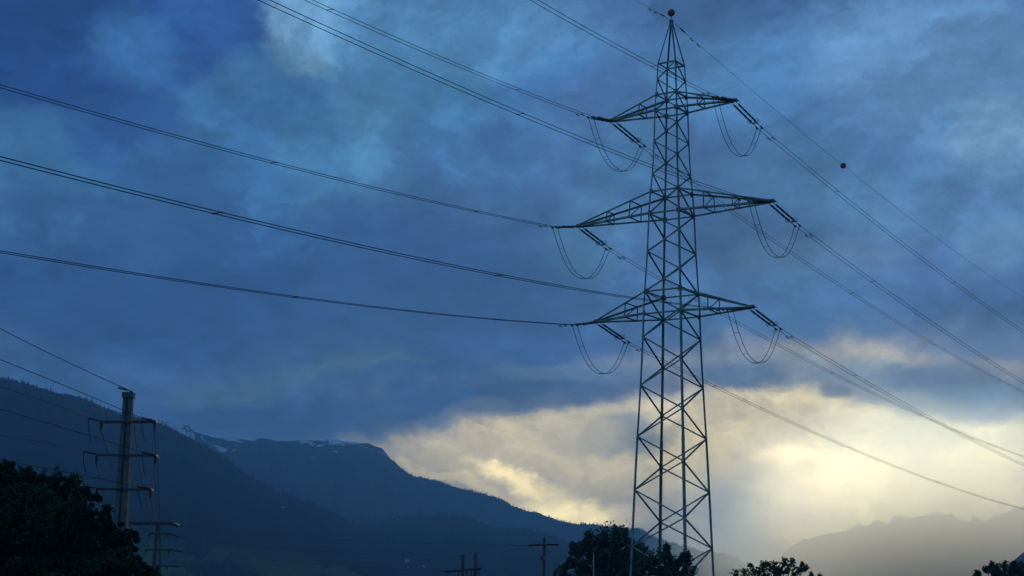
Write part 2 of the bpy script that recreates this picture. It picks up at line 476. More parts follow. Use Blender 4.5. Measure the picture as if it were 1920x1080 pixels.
def conifers(name, jobs, mat, label, seed):
    rnd = random.Random(seed); verts = []; faces = []
    for hf, az0, az1, t0, t1, n, hmin, hmax, bias in jobs:
        for i in range(n):
            a = R(rnd.uniform(az0, az1)); t = t1 - (t1 - t0) * rnd.random() ** bias
            r, h = hf(a, t)
            H = rnd.uniform(hmin, hmax); w = H * rnd.uniform(.2, .33)
            if rnd.random() < .04: H *= 1.7
            x, y = math.sin(a) * r, math.cos(a) * r
            b = len(verts); ph = rnd.random() * 6
            for k in range(5):
                verts.append((x + w * math.cos(ph + k * 1.2566), y + w * math.sin(ph + k * 1.2566), h - 1.5))
            verts.append((x, y, h + H * .95))
            for k in range(5):
                faces.append((b + k, b + (k + 1) % 5, b + 5))
    me = bpy.data.meshes.new(name); me.from_pydata(verts, [], faces); me.update()
    o = link(name, me, mat); structure(o, 'stuff', label); o['category'] = 'forest'
    return o
mf = material('conifer_green', (.007, .016, .014), .95, .4, .01)
conifers('forest', [(h1, -18, 2, .94, 1.0, 2200, 4.5, 7, 1.5), (h1, -18, -8, .985, 1.0, 2200, 4, 7.5, 1)], mf, 'dark conifer forest covering the near left hillside and its ridge', 3)
conifers('forest', [(h2, -4, 8.5, .985, 1.0, 1500, 3.5, 7, 1), (h2, -4, 8.5, .95, 1.0, 800, 4, 7, 1.6), (h2b, -10, 6, .95, 1.0, 900, 4, 6, 1.1)], mf, 'distant conifer forest along the ridge sloping down to the valley', 4)

# a few pale farmhouses on the far meadows
def house(px, py, Y, wpx, label, ang):
    w = wpx * Y / F; c = at(px, py, Y); hz_ = w * .26
    e = thing('farmhouse', label, 'house', c, 'pale farmhouses scattered on the valley slopes')
    X = Vector((math.cos(ang), math.sin(ang), 0)); Yv = Vector((-math.sin(ang), math.cos(ang), 0)); Z = Vector((0, 0, 1))
    bm = bmesh.new(); add_box(bm, c - Z * hz_, w / 2, w * .35, hz_ * 2, (X, Yv, Z)); gable = w * .24
    for s in (-1, 1):
        p = c + X * s * (w / 2 - .05) + Z * hz_
        bm.faces.new([bm.verts.new(q) for q in (p - Yv * w * .35, p + Yv * w * .35, p + Z * gable)])
    bm_obj('wall', bm, M['housewall'], e)
    bm = bmesh.new()
    for s in (-1, 1):
        n = (Yv * s * gable + Z * w * .35).normalized()
        a = c + Z * (hz_ + gable); b = c + Z * (hz_ - .2) + Yv * s * w * .42
        add_box(bm, (a + b) / 2 + n * .15, w * .55, (b - a).length / 2, .12, (X, (b - a).normalized(), n))
    bm_obj('roof', bm, M['houseroof'], e)
HS = [(764, 1051, 8, 'largest white farmhouse high on the meadow right of centre valley'), (765, 1065, 5, 'small white farmhouse just below the largest one'), (795, 1062, 5, 'white farmhouse at the right end of the lit meadow'),
      (525, 1054, 5, 'white farmhouse on the meadow between the pole frame and the valley'), (476, 1049, 4, 'small grey farmhouse on the left meadow'), (531, 951, 4, 'lone farmhouse high in the forested hillside clearing'),
      (694, 978, 5, 'white farmhouse on the shoulder above the dark spur'), (745, 975, 3.5, 'smallest pale farmhouse right of the shoulder house')]

# ------------------------------------------------------------------ lattice tower
CX, CY, TAZ = 12.460, 128.0, -0.57524
E1 = Vector((math.cos(TAZ), math.sin(TAZ), 0)); E2 = Vector((-math.sin(TAZ), math.cos(TAZ), 0))
TC = Vector((CX, CY, 0))
LV = [('cap', 43.82, .792), ('a1', 42.52, .838), ('tu', 41.22, .914), ('tl', 39.91, .973), ('b1', 38.67, .997), ('b2', 37.37, 1.026), ('b3', 36.04, 1.063), ('b4', 34.68, 1.125),
      ('mu', 33.24, 1.232), ('ml', 31.45, 1.323), ('c1', 29.91, 1.368), ('c2', 28.40, 1.41), ('c3', 26.74, 1.486), ('lu', 25.2, 1.559), ('ll', 23.42, 1.625), ('d1', 21.6, 1.66), ('d2', 19.66, 1.72),
      ('d3', 17.83, 1.792), ('d4', 15.87, 1.872), ('d5', 13.88, 1.958), ('d6', 11.85, 2.036), ('d7', 9.81, 2.109), ('d8', 7.63, 2.184), ('d9', 5.57, 2.251), ('e1', 3.3, 2.33), ('e2', .9, 2.41), ('ft', -1.9, 2.5)]
LZ = {n: z for n, z, w in LV}; LW = {n: w for n, z, w in LV}
SG = dict(L=(-1, -1), N=(1, -1), B=(-1, 1), R=(1, 1))
def tp(leg, lev):
    s = SG[leg]; w = LW[lev]
    return TC + E1 * s[0] * w + E2 * s[1] * w + Vector((0, 0, LZ[lev] + CAMZ))
def arm_pt(a, z): return TC + E1 * a + Vector((0, 0, z + CAMZ))
APEX = arm_pt(0, 47.49)
tower = thing('lattice_tower', 'tall green steel lattice pylon with three crossarm levels and a round ball on its peak', 'pylon', (CX, CY, 0))
names = [n for n, z, w in LV]
def wleg(z): return .095 + .108 * (1 - (z + 2) / 46)
for k in 'LNBR':
    bm = bmesh.new(); s = SG[k]; out = (E1 * s[0] + E2 * s[1])
    add_angle(bm, tp(k, 'cap'), APEX + (E1 * s[0] + E2 * s[1]) * .05, out, .11)
    segs = ['cap', 'tl', 'mu', 'll', 'd5', 'ft']
    idx = [names.index(q) for q in segs]
    for a, b in zip(idx, idx[1:]):
        w = wleg((LV[a][1] + LV[b][1]) / 2)
        for i in range(a, b):
            add_angle(bm, tp(k, names[i]), tp(k, names[i + 1]), out, w)
    bm_obj('leg', bm, M['steel'], tower)
    bm = bmesh.new(); add_box(bm, tp(k, 'ft') + Vector((0, 0, .35)), .5, .5, .4); bm_obj('footing', bm, M['concrete'], tower)
faces4 = [('L', 'N', -E2), ('N', 'R', E1), ('R', 'B', E2), ('B', 'L', -E1)]
isNB = {n: (i % 2 == 0) for i, n in enumerate(names)}
for n in names:   # cap NB, a1 LR, tu NB ...
    pass
for i in range(len(names) - 2):
    a, b = names[i], names[i + 1]
    nb = isNB[a]
    for p, q, nrm in faces4:
        top = p if ((p in 'NB') == nb) else q
        bot = q if top == p else p
        A, B = tp(top, a), tp(bot, b)
        w = .09 if LZ[a] > 34 else .112
        bm = bmesh.new(); add_flat(bm, A + nrm * .012, B + nrm * .012, nrm, w, .022)
        bm_obj('brace', bm, M['steel'], tower)
for lev in ('cap', 'tu', 'tl', 'mu', 'ml', 'lu', 'll'):
    for p, q, nrm in faces4:
        bm = bmesh.new(); add_flat(bm, tp(p, lev) - nrm * .02, tp(q, lev) - nrm * .02, nrm, .12, .02)
        bm_obj('horizontal_strut', bm, M['steel'], tower)
# gusset plates where the braces meet the legs
for i, n in enumerate(names[1:-2]):
    big = n in ('tu', 'tl', 'mu', 'ml', 'lu', 'll')
    legs = 'LNBR' if big else ('NB' if isNB[n] else 'LR')
    for k in legs:
        s = SG[k]; c = tp(k, n); h = .2 if big else .13
        bm = bmesh.new()
        add_box(bm, c - E1 * s[0] * .09 + E2 * s[1] * .035, h * .62, .012, h, (E1, E2, Vector((0, 0, 1))))
        add_box(bm, c - E2 * s[1] * .09 + E1 * s[0] * .035, .012, h * .62, h, (E1, E2, Vector((0, 0, 1))))
        bm_obj('gusset_plate', bm, M['plate'] if big else M['steel'], tower)
# crossarms
ARM = [('tu', 'tl', 5.39, 'top', [.62]), ('mu', 'ml', 8.414, 'middle', [.72, .40]), ('lu', 'll', 6.681, 'bottom', [.60])]
TIPS = {}
for up, lo, ln, lab, fr in ARM:
    for sgn, (la, lb) in ((-1, ('L', 'B')), (1, ('N', 'R'))):
        tip = arm_pt(sgn * ln, LZ[lo])
        arm = bpy.data.objects.new('crossarm', None); COL.objects.link(arm); arm.parent = tower
        arm.location = tip - tower.location
        def sub(name, bm, mat=M['steel']):
            me = bpy.data.meshes.new(name); bmesh.ops.recalc_face_normals(bm, faces=bm.faces); bm.to_mesh(me); bm.free()
            o = bpy.data.objects.new(name, me); COL.objects.link(o); me.materials.append(mat)
            o.parent = arm; o.location = -tip
            return o
        ends = {}
        for k, oy in ((la, -.14), (lb, .14)):
            for lev in (up, lo):
                a = tp(k, lev); b = tip + E2 * oy + Vector((0, 0, .16 if lev == up else 0)); ends[(k, lev)] = (a, b)
                bm = bmesh.new(); add_angle(bm, a, b, E2 * (1 if oy > 0 else -1) + Vector((0, 0, 1 if lev == up else -1)) * .8, .15 if lev == lo else .13)
                sub('chord', bm)
        for f in fr:
            q = {kk: v[1] + (v[0] - v[1]) * f for kk, v in ends.items()}
            f2 = f - (.1 if lab != 'middle' else .12)
            bars = [((la, up), (la, lo)), ((lb, up), (lb, lo)), ((la, up), (lb, up)), ((la, lo), (lb, lo)), ((la, lo), (lb, up))]
            for A, B in bars:
                bm = bmesh.new(); add_flat(bm, q[A], q[B], E1 * sgn, .085, .016); sub('brace', bm)
        bm = bmesh.new()
        add_box(bm, tip + E1 * sgn * .12 + Vector((0, 0, .05)), .32, .26, .02, (E1, E2, Vector((0, 0, 1))))
        add_box(bm, tip + E1 * sgn * .1 + Vector((0, 0, .1)), .2, .03, .14, (E1, E2, Vector((0, 0, 1))))
        sub('tip_plate', bm, M['plate'])
        TIPS[(lab, sgn)] = tip
bm = bmesh.new(); add_tube(bm, [APEX - Vector((0, 0, .25)), APEX + Vector((0, 0, .75))], .03, 8); bm_obj('ball_rod', bm, M['fitting'], tower)
bm = bmesh.new(); add_box(bm, APEX, .13, .13, .1, (E1, E2, Vector((0, 0, 1)))); bm_obj('peak_plate', bm, M['plate'], tower)
bm = bmesh.new(); add_ball(bm, APEX + Vector((0, 0, .72)), .3, 20); add_ring(bm, APEX + Vector((0, 0, .72)), Vector((0, 0, 1)), .3, .012, 24)
add_tube(bm, [APEX + Vector((0, 0, .99)), APEX + Vector((0, 0, 1.06))], .05, 8); bm_obj('marker_ball', bm, M['ball'], tower, True)

# ------------------------------------------------------------------ conductors (start, far end, sag) solved from the photograph's spans
WD = {
 'ATL': (6.0, 126.77, 38.976, -115.012, -133.136, 40.766, 10.813), 'AMR': (17.467, 119.178, 30.446, -107.093, -138.324, 30.757, 9.813),
 'ATR': (15.078, 120.902, 38.921, -104.291, -140.16, 41.811, 11.32), 'AML': (3.315, 128.233, 30.361, -120.444, -129.577, 27.971, 9.638),
 'ALR': (15.887, 119.639, 22.402, -104.018, -140.339, 19.147, 9.852), 'ALL': (4.918, 127.584, 22.464, -118.577, -130.8, 20.072, 9.736),
 'AE': (12.12, 127.276, 47.465, -111.415, -135.492, 47.254, 10.609), 'BE': (12.883, 128.679, 47.481, 182.744, 401.436, 60.957, 10.469),
 'BTR': (19.565, 129.041, 39.07, 192.941, 395.783, 48.111, 10.907), 'BMR': (22.23, 127.59, 30.693, 195.65, 394.281, 41.258, 10.985),
 'BTL': (10.666, 135.197, 39.16, 181.47, 402.142, 47.774, 11.085), 'BLR': (20.772, 128.579, 22.635, 192.494, 396.031, 34.655, 11.256),
 'BML': (7.932, 136.418, 30.561, 182.666, 401.479, 37.377, 10.299), 'BLL': (9.443, 135.564, 22.534, 184.115, 400.676, 31.957, 11.088)}
def wp(k, u):
    v = WD[k]
    return Vector((v[0] + (v[3] - v[0]) * u, v[1] + (v[4] - v[1]) * u, v[2] + (v[5] - v[2]) * u - 4 * v[6] * u * (1 - u) + CAMZ))
def side(k):
    v = WD[k]; h = Vector((v[3] - v[0], v[4] - v[1], 0)).normalized()
    n = Vector((h.y, -h.x, 0))
    return n if n.x > 0 else -n
def span(k): 
    v = WD[k]; return math.hypot(v[3] - v[0], v[4] - v[1])
HB = .2      # half bundle spacing
RW = .019
LEVEL = {'T': 'top', 'M': 'middle', 'L': 'bottom'}
SIDE = {'L': 'left', 'R': 'right'}
DIRN = {'A': 'running left and nearer', 'B': 'running away right'}
def damper(bm, c, d):
    """stockbridge damper hanging under the wire at c, wire direction d"""
    z = Vector((0, 0, -1))
    add_tube(bm, [c, c + z * .12], .02, 5)
    add_tube(bm, [c + z * .12 - d * .2, c + z * .12 + d * .2], .012, 5)
    for s in (-1, 1):
        add_tube(bm, [c + z * .13 + d * s * .13, c + z * .14 + d * s * .26], .045, 7)
SPU = {'A': [.048, .138, .225, .315, .40], 'B': [.051, .15, .235, .317, .41, .5]}
for k in WD:
    if k.endswith('E'): continue
    n = side(k); umax = .62 if k[0] == 'A' else .8
    e = thing('conductor_bundle', 'twin conductor wires from the %s tip of the %s crossarm, %s' % (SIDE[k[2]], LEVEL[k[1]], DIRN[k[0]]), 'power line', wp(k, 0), 'twin conductor bundles strung from the lattice pylon')
    st = 110
    pts = [wp(k, umax * (i / st) ** 1.1) for i in range(st + 1)]
    for s in (-1, 1):
        bm = bmesh.new(); add_tube(bm, [p + n * HB * s for p in pts], RW, 6); bm_obj('wire', bm, M['wire'], e, True)
        u = 2.3 / span(k); c = wp(k, u) + n * HB * s; d = (wp(k, u * 1.1) - wp(k, u)).normalized()
        bm = bmesh.new(); damper(bm, c, d)
        bm_obj('damper', bm, M['fitting'], e)
    for u in SPU[k[0]]:
        bm = bmesh.new(); c = wp(k, u); add_tube(bm, [c - n * HB, c + n * HB], .02, 5)
        for s in (-1, 1): add_tube(bm, [c + n * (HB * s - .04), c + n * (HB * s + .04)], .032, 6)
        bm_obj('spacer', bm, M['wire'], e)
for k, lab in (('AE', 'single thin earth wire rising from the pylon peak to the upper left'), ('BE', 'single thin earth wire sloping right from the pylon peak, with a marker ball')):
    e = thing('earth_wire', lab, 'power line', wp(k, 0), 'thin earth wires at the pylon peak')
    umax = .62 if k[0] == 'A' else .8
    bm = bmesh.new(); add_tube(bm, [APEX] + [wp(k, umax * (i / 110) ** 1.1) for i in range(111)], .014, 6); bm_obj('wire', bm, M['wire'], e, True)
    bm = bmesh.new(); L_ = span(k); add_tube(bm, [wp(k, .6 / L_), wp(k, 1.0 / L_), wp(k, 1.3 / L_), wp(k, 1.9 / L_)], [.02, .06, .06, .02], 7); bm_obj('dead_end_clamp', bm, M['fitting'], e)
    for m_ in (2.9, 4.2):
        u = m_ / L_; d = (wp(k, u * 1.1) - wp(k, u)).normalized(); bm = bmesh.new(); damper(bm, wp(k, u), d); bm_obj('damper', bm, M['fitting'], e)
    if k == 'BE':
        c = wp(k, .1164); d = (wp(k, .12) - wp(k, .112)).normalized()
        bm = bmesh.new(); add_ball(bm, c, .29, 20); add_ring(bm, c, d.cross(Vector((0, 0, 1))), .292, .012, 24)
        add_tube(bm, [c - d * .36, c + d * .36], .035, 7); bm_obj('marker_ball', bm, M['ball'], e, True)

# ------------------------------------------------------------------ tension insulator sets
def sheds(bm, a, b):
    """one long-rod porcelain unit with rain sheds between a and b"""
    n = 11; pts = []; rad = []
    add_tube(bm, [a, a + (b - a) * .05], .06, 7); add_tube(bm, [b + (a - b) * .05, b], .06, 7)
    for i in range(n):
        f0 = .06 + .88 * i / n; f1 = .06 + .88 * (i + .5) / n; f2 = .06 + .88 * (i + .9) / n
        pts += [a + (b - a) * f0, a + (b - a) * f1, a + (b - a) * f2]; rad += [.04, .08, .042]
    add_tube(bm, pts, rad, 8)
for k in WD:
    if k.endswith('E'): continue
    tip = TIPS[(LEVEL[k[1]], -1 if k[2] == 'L' else 1)]
    S = wp(k, 0); n = side(k); d = (S - tip).normalized(); Ltot = (S - tip).length
    e = thing('insulator_set', 'dark double insulator string, %s tip of %s crossarm, on the %s wires' % (SIDE[k[2]], LEVEL[k[1]], 'left-going' if k[0] == 'A' else 'right-going'), 'insulator', tip, 'tension insulator sets on the pylon crossarms')
    z = Vector((0, 0, 1))
    i0, i1 = .55, Ltot - 1.0
    # attachment links
    for s in (-1, 1):
        bm = bmesh.new(); add_tube(bm, [tip + n * s * HB * .9, tip + d * i0 + n * s * HB], .028, 6); bm_obj('shackle_link', bm, M['fitting'], e)
        bm = bmesh.new(); add_tube(bm, [tip + d * i1 + n * s * HB, tip + d * (i1 + .25) + n * s * HB, S + n * s * HB], [.03, .03, .026], 6); bm_obj('clamp_link', bm, M['fitting'], e)
    bm = bmesh.new(); add_box(bm, tip + d * (i1 + .22), .26, .09, .015, (n, d, n.cross(d))); bm_obj('yoke_plate', bm, M['fitting'], e)
    for s in (-1, 1):
        bm = bmesh.new(); nu = 4; Lu = (i1 - i0) / nu
        for j in range(nu):
            a = tip + d * (i0 + Lu * j + .05) + n * s * HB; b = tip + d * (i0 + Lu * (j + 1) - .05) + n * s * HB
            sheds(bm, a, b); add_tube(bm, [a - d * .1, a], .03, 5)
        bm_obj('insulator_string', bm, M['insul'], e)
        bm = bmesh.new()
        for j in range(nu + 1):
            p = tip + d * (i0 + Lu * j) + n * s * HB
            for sg in (-1, 1):
                o = (n * s * .8 + z * .5 * sg + z * .25).normalized()
                add_tube(bm, [p, p + o * .13 + d * .05 * sg, p + o * .21 + d * .12 * sg], .011, 4)
        bm_obj('arcing_horn', bm, M['fitting'], e)
        c = tip + d * (i1 - .12) + n * s * (HB + .1)
        bm = bmesh.new(); add_ring(bm, c, z * .75 + n * .1 - d * .25 if k[0] == 'A' else Vector((-.35, -.9, .25)), .19, .017, 20)
        add_tube(bm, [tip + d * (i1 + .1) + n * s * HB, c + n * s * .17], .012, 4); bm_obj('grading_ring', bm, M['fitting'], e)
        bm = bmesh.new(); q = S + n * s * HB; dw = (wp(k, .003) - S).normalized()
        add_tube(bm, [q - d * .25, q - d * .05, q + dw * .25, q + dw * .45], [.03, .06, .055, .02], 7)
        add_box(bm, q + dw * .08 - z * .06, .02, .12, .07, (n, dw, z)); bm_obj('dead_end_clamp', bm, M['fitting'], e)

# jumper loops
DEP = {'TL': 3.15, 'TR': 3.35, 'ML': 3.25, 'MR': 3.3, 'LL': 3.15, 'LR': 3.25}
for t, dep in DEP.items():
    A = wp('A' + t, 0); B = wp('B' + t, 0); na, nb = side('A' + t), side('B' + t)
    e = thing('jumper_loop', 'hanging twin jumper loop under the %s tip of the %s crossarm' % (SIDE[t[1]], LEVEL[t[0]]), 'jumper cable', A, 'jumper loops under the crossarm tips')
    def jp(u, s):
        n = (na * (1 - u) + nb * u).normalized()
        prof = 1 - abs(2 * u - 1) ** 2.25
        return A + (B - A) * u + n * HB * s - Vector((0, 0, dep * prof + .05))
    for s in (-1, 1):
        bm = bmesh.new(); add_tube(bm, [jp(i / 40, s) for i in range(41)], .022, 6); bm_obj('wire', bm, M['wire'], e, True)
    for u in (.12, .3, .5, .68, .87):
        bm = bmesh.new(); add_tube(bm, [jp(u, -1), jp(u, 1)], .014, 5); bm_obj('spacer', bm, M['wire'], e)

# ------------------------------------------------------------------ smaller poles
Zv = Vector((0, 0, 1))
def poly3(pts, n=30):
    """smooth curve through three points (quadratic, even parameter)"""
    a, b, c = pts
    out = []
    for i in range(n + 1):
        t = i / n
        out.append(a * ((1 - t) * (1 - 2 * t)) + b * (4 * t * (1 - t)) + c * (t * (2 * t - 1)))
    return out
YP = 70.0
sc = YP / F     # metres per photo pixel there
top = at(241, 742, YP); foot = Vector((at(227, 985, YP).x - .1, YP, 0))
foot.x = top.x - (top.x - at(229, 985, YP).x) * (top.z / (top.z - at(229, 985, YP).z)) * .25
pole = thing('concrete_pole', 'pale concrete pole with a square cap and three dark crossarms at the left', 'utility pole', foot)
bm = bmesh.new()
HW0, HW1 = .19, .34
def hprof(w): # recessed H profile
    return [(-w, -w * .8), (-w * .25, -w * .8), (-w * .25, -w * .45), (w * .1, -w * .45), (w * .1, -w * .8), (w, -w * .8), (w, w * .8), (-w, w * .8)]
pa = [bm.verts.new(foot + Vector((p[0], p[1], 0))) for p in hprof(HW1)]
pb = [bm.verts.new(top + Vector((p[0], p[1], 0))) for p in hprof(HW0)]
for i in range(8): bm.faces.new((pa[i], pa[(i + 1) % 8], pb[(i + 1) % 8], pb[i]))
bm_obj('shaft', bm, M['concrete'], pole)
bm = bmesh.new(); add_box(bm, top + Zv * .02, .235, .22, .115); add_tube(bm, [top + Vector((.09, 0, .1)), top + Vector((.09, 0, .22))], .05, 7); bm_obj('cap', bm, M['concrete'], pole)
ARMS = [(790, 193, 289, 787), (852, 184, 290, 852), (916, 185, 281, 916)]
ptsL = []; ptsR = []
LABP = ['top', 'middle', 'lower']
def small_ins(bm, a, b, r=.065, n=7):
    pts, rad = [a], [.03]
    for i in range(n):
        f = (i + .5) / n
        pts += [a + (b - a) * (f - .3 / n), a + (b - a) * f, a + (b - a) * (f + .3 / n)]; rad += [r * .6, r, r * .6]
    add_tube(bm, pts + [b], rad + [.03], 7)
wire_end = []
for i, (y, x0, x1, y1) in enumerate(ARMS):
    a = at(x0 - 3, y, YP - .25); b = at(x1 + 1, y1 + 1, YP - .25)
    b.z = a.z + (b.z - a.z) * .6
    bm = bmesh.new(); add_box(bm, (a + b) / 2, (b - a).length / 2, .03, .03, ((b - a).normalized(), Vector((0, 1, 0)), Zv)); add_box(bm, (a + b) / 2 + Vector((0, .52, 0)), (b - a).length / 2, .025, .028, ((b - a).normalized(), Vector((0, 1, 0)), Zv))
    for q in (a, b): add_box(bm, q + Vector((0, .26, 0)), .04, .26, .04)
    bm_obj('crossarm', bm, M['darksteel'], pole)
    for p, nm in ((a, 0), (b, 1)):
        bm = bmesh.new(); small_ins(bm, p - Zv * .05, p - Zv * .36 + Vector((.01, 0, 0)), .062); bm_obj('hanging_insulator', bm, M['insul'], pole)
        q = p + Vector((-.44, -.42, .05 + .02)); 
        bm = bmesh.new(); small_ins(bm, p + Vector((-.04, -.05, .02)), q, .05, 8); bm_obj('tension_insulator', bm, M['insul'], pole)
        wire_end.append((i, nm, p, q))
# wires of the concrete pole
G = 'thin single wires of the concrete pole'
def single(pts, label, r=.014, group=G, cat='power line'):
    bm = bmesh.new(); add_tube(bm, pts, r, 5); base = pts[0].copy()
    me = bpy.data.meshes.new('overhead_wire')
    for v in bm.verts: v.co -= base
    bm.to_mesh(me); bm.free()
    o = link('overhead_wire', me, M['wire']); o.location = base
    for p in me.polygons: p.use_smooth = True
    return tag(o, label, cat, group)
LEFTY = {(0, 0): (725, 672), (0, 1): (674, 582), (1, 0): (816, 792), (1, 1): (767, 702), (2, 0): (898, 890), (2, 1): (862, 825)}
single(poly3([top + Vector((.09, -.05, .2)), at(0, 616, 58), at(-245, 475, 48)]), 'earth wire rising left from the cap of the concrete pole')
bm = bmesh.new(); a = top + Vector((.09, -.05, .2)); b = at(222, 727, 69); add_tube(bm, [a, a + (b - a) * .45, a + (b - a) * .95, b], [.02, .035, .045, .02], 6); bm_obj('earth_clamp', bm, M['darksteel'], pole)
for i, nm, p, q in wire_end:
    y0, y1 = LEFTY[(i, nm)]
    single(poly3([q, at(0, y0, 58), at(-245, y1, 48)]), 'wire leaving the %s end of the %s arm of the concrete pole to the left' % (('left', 'right')[nm], LABP[i]))
    bm = bmesh.new(); J = [q, q + Vector((.04, 0, -.5)), q + Vector((.16, .02, -.95))] if i < 2 else [q, q + Vector((.1, 0, -.5)), q + Vector((.2, 0, -.8))]
    add_tube(bm, poly3(J, 10), .015, 5); bm_obj('jumper', bm, M['wire'], pole)
# steep droppers down to the second pole frame
DROP = {(0, 0): ((222, 912), (238, 970)), (0, 1): ((295, 880), (301, 979)), (1, 0): ((206, 958), (222, 1010)), (1, 1): ((296, 900), (300, 979)), (2, 0): ((207, 1000), (216, 1040)), (2, 1): ((285, 950), (289, 979))}
for i, nm, p, q in wire_end:
    m_, e_ = DROP[(i, nm)]
    if (i, nm) == (1, 1): m_, e_ = (291, 905), (299, 979)
    single(poly3([p - Zv * .36, at(m_[0], m_[1], YP + 14), at(e_[0], e_[1], YP + 30)], 16), 'steep dropper wire from the %s end of the %s arm of the concrete pole' % (('left', 'right')[nm], LABP[i]), .016)
for x0, y0, x1, y1, x2, y2, w in ((252, 798, 262, 880, 276, 950, 'behind the concrete pole, upper'), (268, 915, 277, 945, 284, 978, 'behind the concrete pole, lower')):
    single(poly3([at(x0, y0, YP + 1), at(x1, y1, YP + 14), at(x2, y2, YP + 29)], 16), 'steep dropper wire ' + w, .015)

# second structure: two leaning posts with a heavy top beam
Y2 = 100.0
fr = thing('pole_frame', 'far two-post wooden frame with a heavy top beam behind the dark tree', 'utility pole', Vector((at(296, 1080, Y2).x, Y2, 0)))
def post(x0, y0, x1, Y, r0, r1, parent, mat, name='post', y1=1080):
    a = at(x0, y0, Y); b = at(x1, y1, Y); g_ = a + (b - a) * (a.z / (a.z - b.z))
    bm = bmesh.new(); add_tube(bm, [g_, a], [r1, r0], 10); return bm_obj(name, bm, mat, parent, True)
post(299, 980, 299, Y2, .09, .12, fr, M['concrete']); post(295, 980, 287, Y2 + .6, .09, .12, fr, M['wood'])
def beam(x0, y0, x1, y1, Y, h, name, parent, mat, dy=0):
    a = at(x0, y0, Y); b = at(x1, y1, Y); bm = bmesh.new()
    u = (b - a).normalized(); add_box(bm, (a + b) / 2, (b - a).length / 2, .06, h, (u, Vector((0, 1, 0)), u.cross(Vector((0, 1, 0)))))
    return bm_obj(name, bm, mat, parent)
beam(228, 981, 326, 981.5, Y2 - .3, .09, 'top_beam', fr, M['darksteel'])
bm = bmesh.new(); small_ins(bm, at(318, 981, Y2 - .4), at(335, 986, Y2 - .6), .085, 8)
small_ins(bm, at(252, 982, Y2 - .4), at(264, 982, Y2 - .5), .075, 8); bm_obj('tension_insulator', bm, M['insul'], fr)
for (x0, y0, x1, y1, xe, ye) in ((279, 1000.5, 318, 1000, 334, 1006), (272, 1031, 322, 1031, 342, 1035), (285, 1060.5, 318, 1061, 334, 1062)):
    beam(x0, y0, x1, y1, Y2 - .3, .045, 'crossarm', fr, M['darksteel'])
    bm = bmesh.new(); small_ins(bm, at(x1 - 1, y1, Y2 - .35), at(xe, ye, Y2 - .5), .06, 8); small_ins(bm, at(x1 - 5, y1 + 1, Y2 - .35), at(x1 - 5, y1 + 8, Y2 - .35), .05, 4)
    small_ins(bm, at(x0 + 1, y0 + 1, Y2 - .35), at(x0 + 1, y0 + 7, Y2 - .35), .05, 4)
    bm_obj('insulator', bm, M['insul'], fr)

# third: pair of posts with a shared slanting crossarm
Y3 = 110.0
tw = thing('double_pole', 'pair of short concrete posts sharing one slanting crossarm at the bottom centre', 'utility pole', Vector((at(880, 1080, Y3).x, Y3, 0)))
post(868, 1040.5, 867.5, Y3 - 1.2, .10, .12, tw, M['wood']); post(891, 1036.5, 891, Y3 + 1.2, .10, .12, tw, M['wood'])
a = at(836, 1072.5, Y3 - 2); b = at(899, 1066, Y3 + 1.5); u = (b - a).normalized(); sdv = u.cross(Zv).normalized()
bm = bmesh.new(); add_box(bm, (a + b) / 2 + sdv * .12, (b - a).length / 2, .04, .06, (u, sdv, u.cross(sdv))); add_box(bm, (a + b) / 2 - sdv * .16, (b - a).length / 2 * .96, .04, .06, (u, sdv, u.cross(sdv))); bm_obj('crossarm', bm, M['darksteel'], tw)
for xx, ln in ((860, 12), (874.5, 9), (883.5, 12), (897.5, 11)):
    f = (xx - 836) / 63; p = a + (b - a) * f
    bm = bmesh.new(); small_ins(bm, p - Zv * .03, p - Zv * ln * Y3 / F, .05, 6); bm_obj('hanging_insulator', bm, M['insul'], tw)

# fourth: wooden T pole
Y4 = 100.0
tpo = thing('wooden_pole', 'dark wooden pole with a single crossarm left of the round tree', 'utility pole', Vector((at(1020, 1080, Y4).x, Y4, 0)))
post(1020.8, 1008, 1019.5, Y4, .085, .1, tpo, M['wood'], 'shaft')
a = at(991, 1023, Y4 - .8); b = at(1047, 1021, Y4 + .4)
m0 = at(1020, 1021.5, Y4 - .15)
bm = bmesh.new()
for p in (a, b):
    u = (p - m0).normalized(); add_box(bm, (m0 + p) / 2, (p - m0).length / 2, .05, .05, (u, u.cross(Zv).normalized(), Zv))
bm_obj('crossarm', bm, M['wood'], tpo)
bm = bmesh.new(); c = at(1016, 1046, Y4 - .25)
add_box(bm, c, .07, .06, .09); add_tube(bm, [c, c + Vector((-.12, 0, .08)), c + Vector((-.2, 0, .1))], .02, 5); add_tube(bm, [c + Vector((0, 0, -.1)), c + Vector((-.03, 0, -.4))], .02, 5); bm_obj('cable_box', bm, M['darksteel'], tpo)
bm = bmesh.new(); small_ins(bm, at(1020.5, 1049, Y4 - .2), at(1020.5, 1043, Y4 - .25), .04, 3); small_ins(bm, at(1015, 1048, Y4 - .2), at(1014.5, 1043, Y4 - .25), .035, 3)
bm_obj('pin_insulator', bm, M['housewall'], tpo)
for p, lab in ((a, 'left'), (b, 'right')):
    bm = bmesh.new(); add_tube(bm, [p, at(1018 if lab == 'left' else 1022, 1045, Y4 - .2)], .008, 4); bm_obj('stay_wire', bm, M['wire'], tpo)

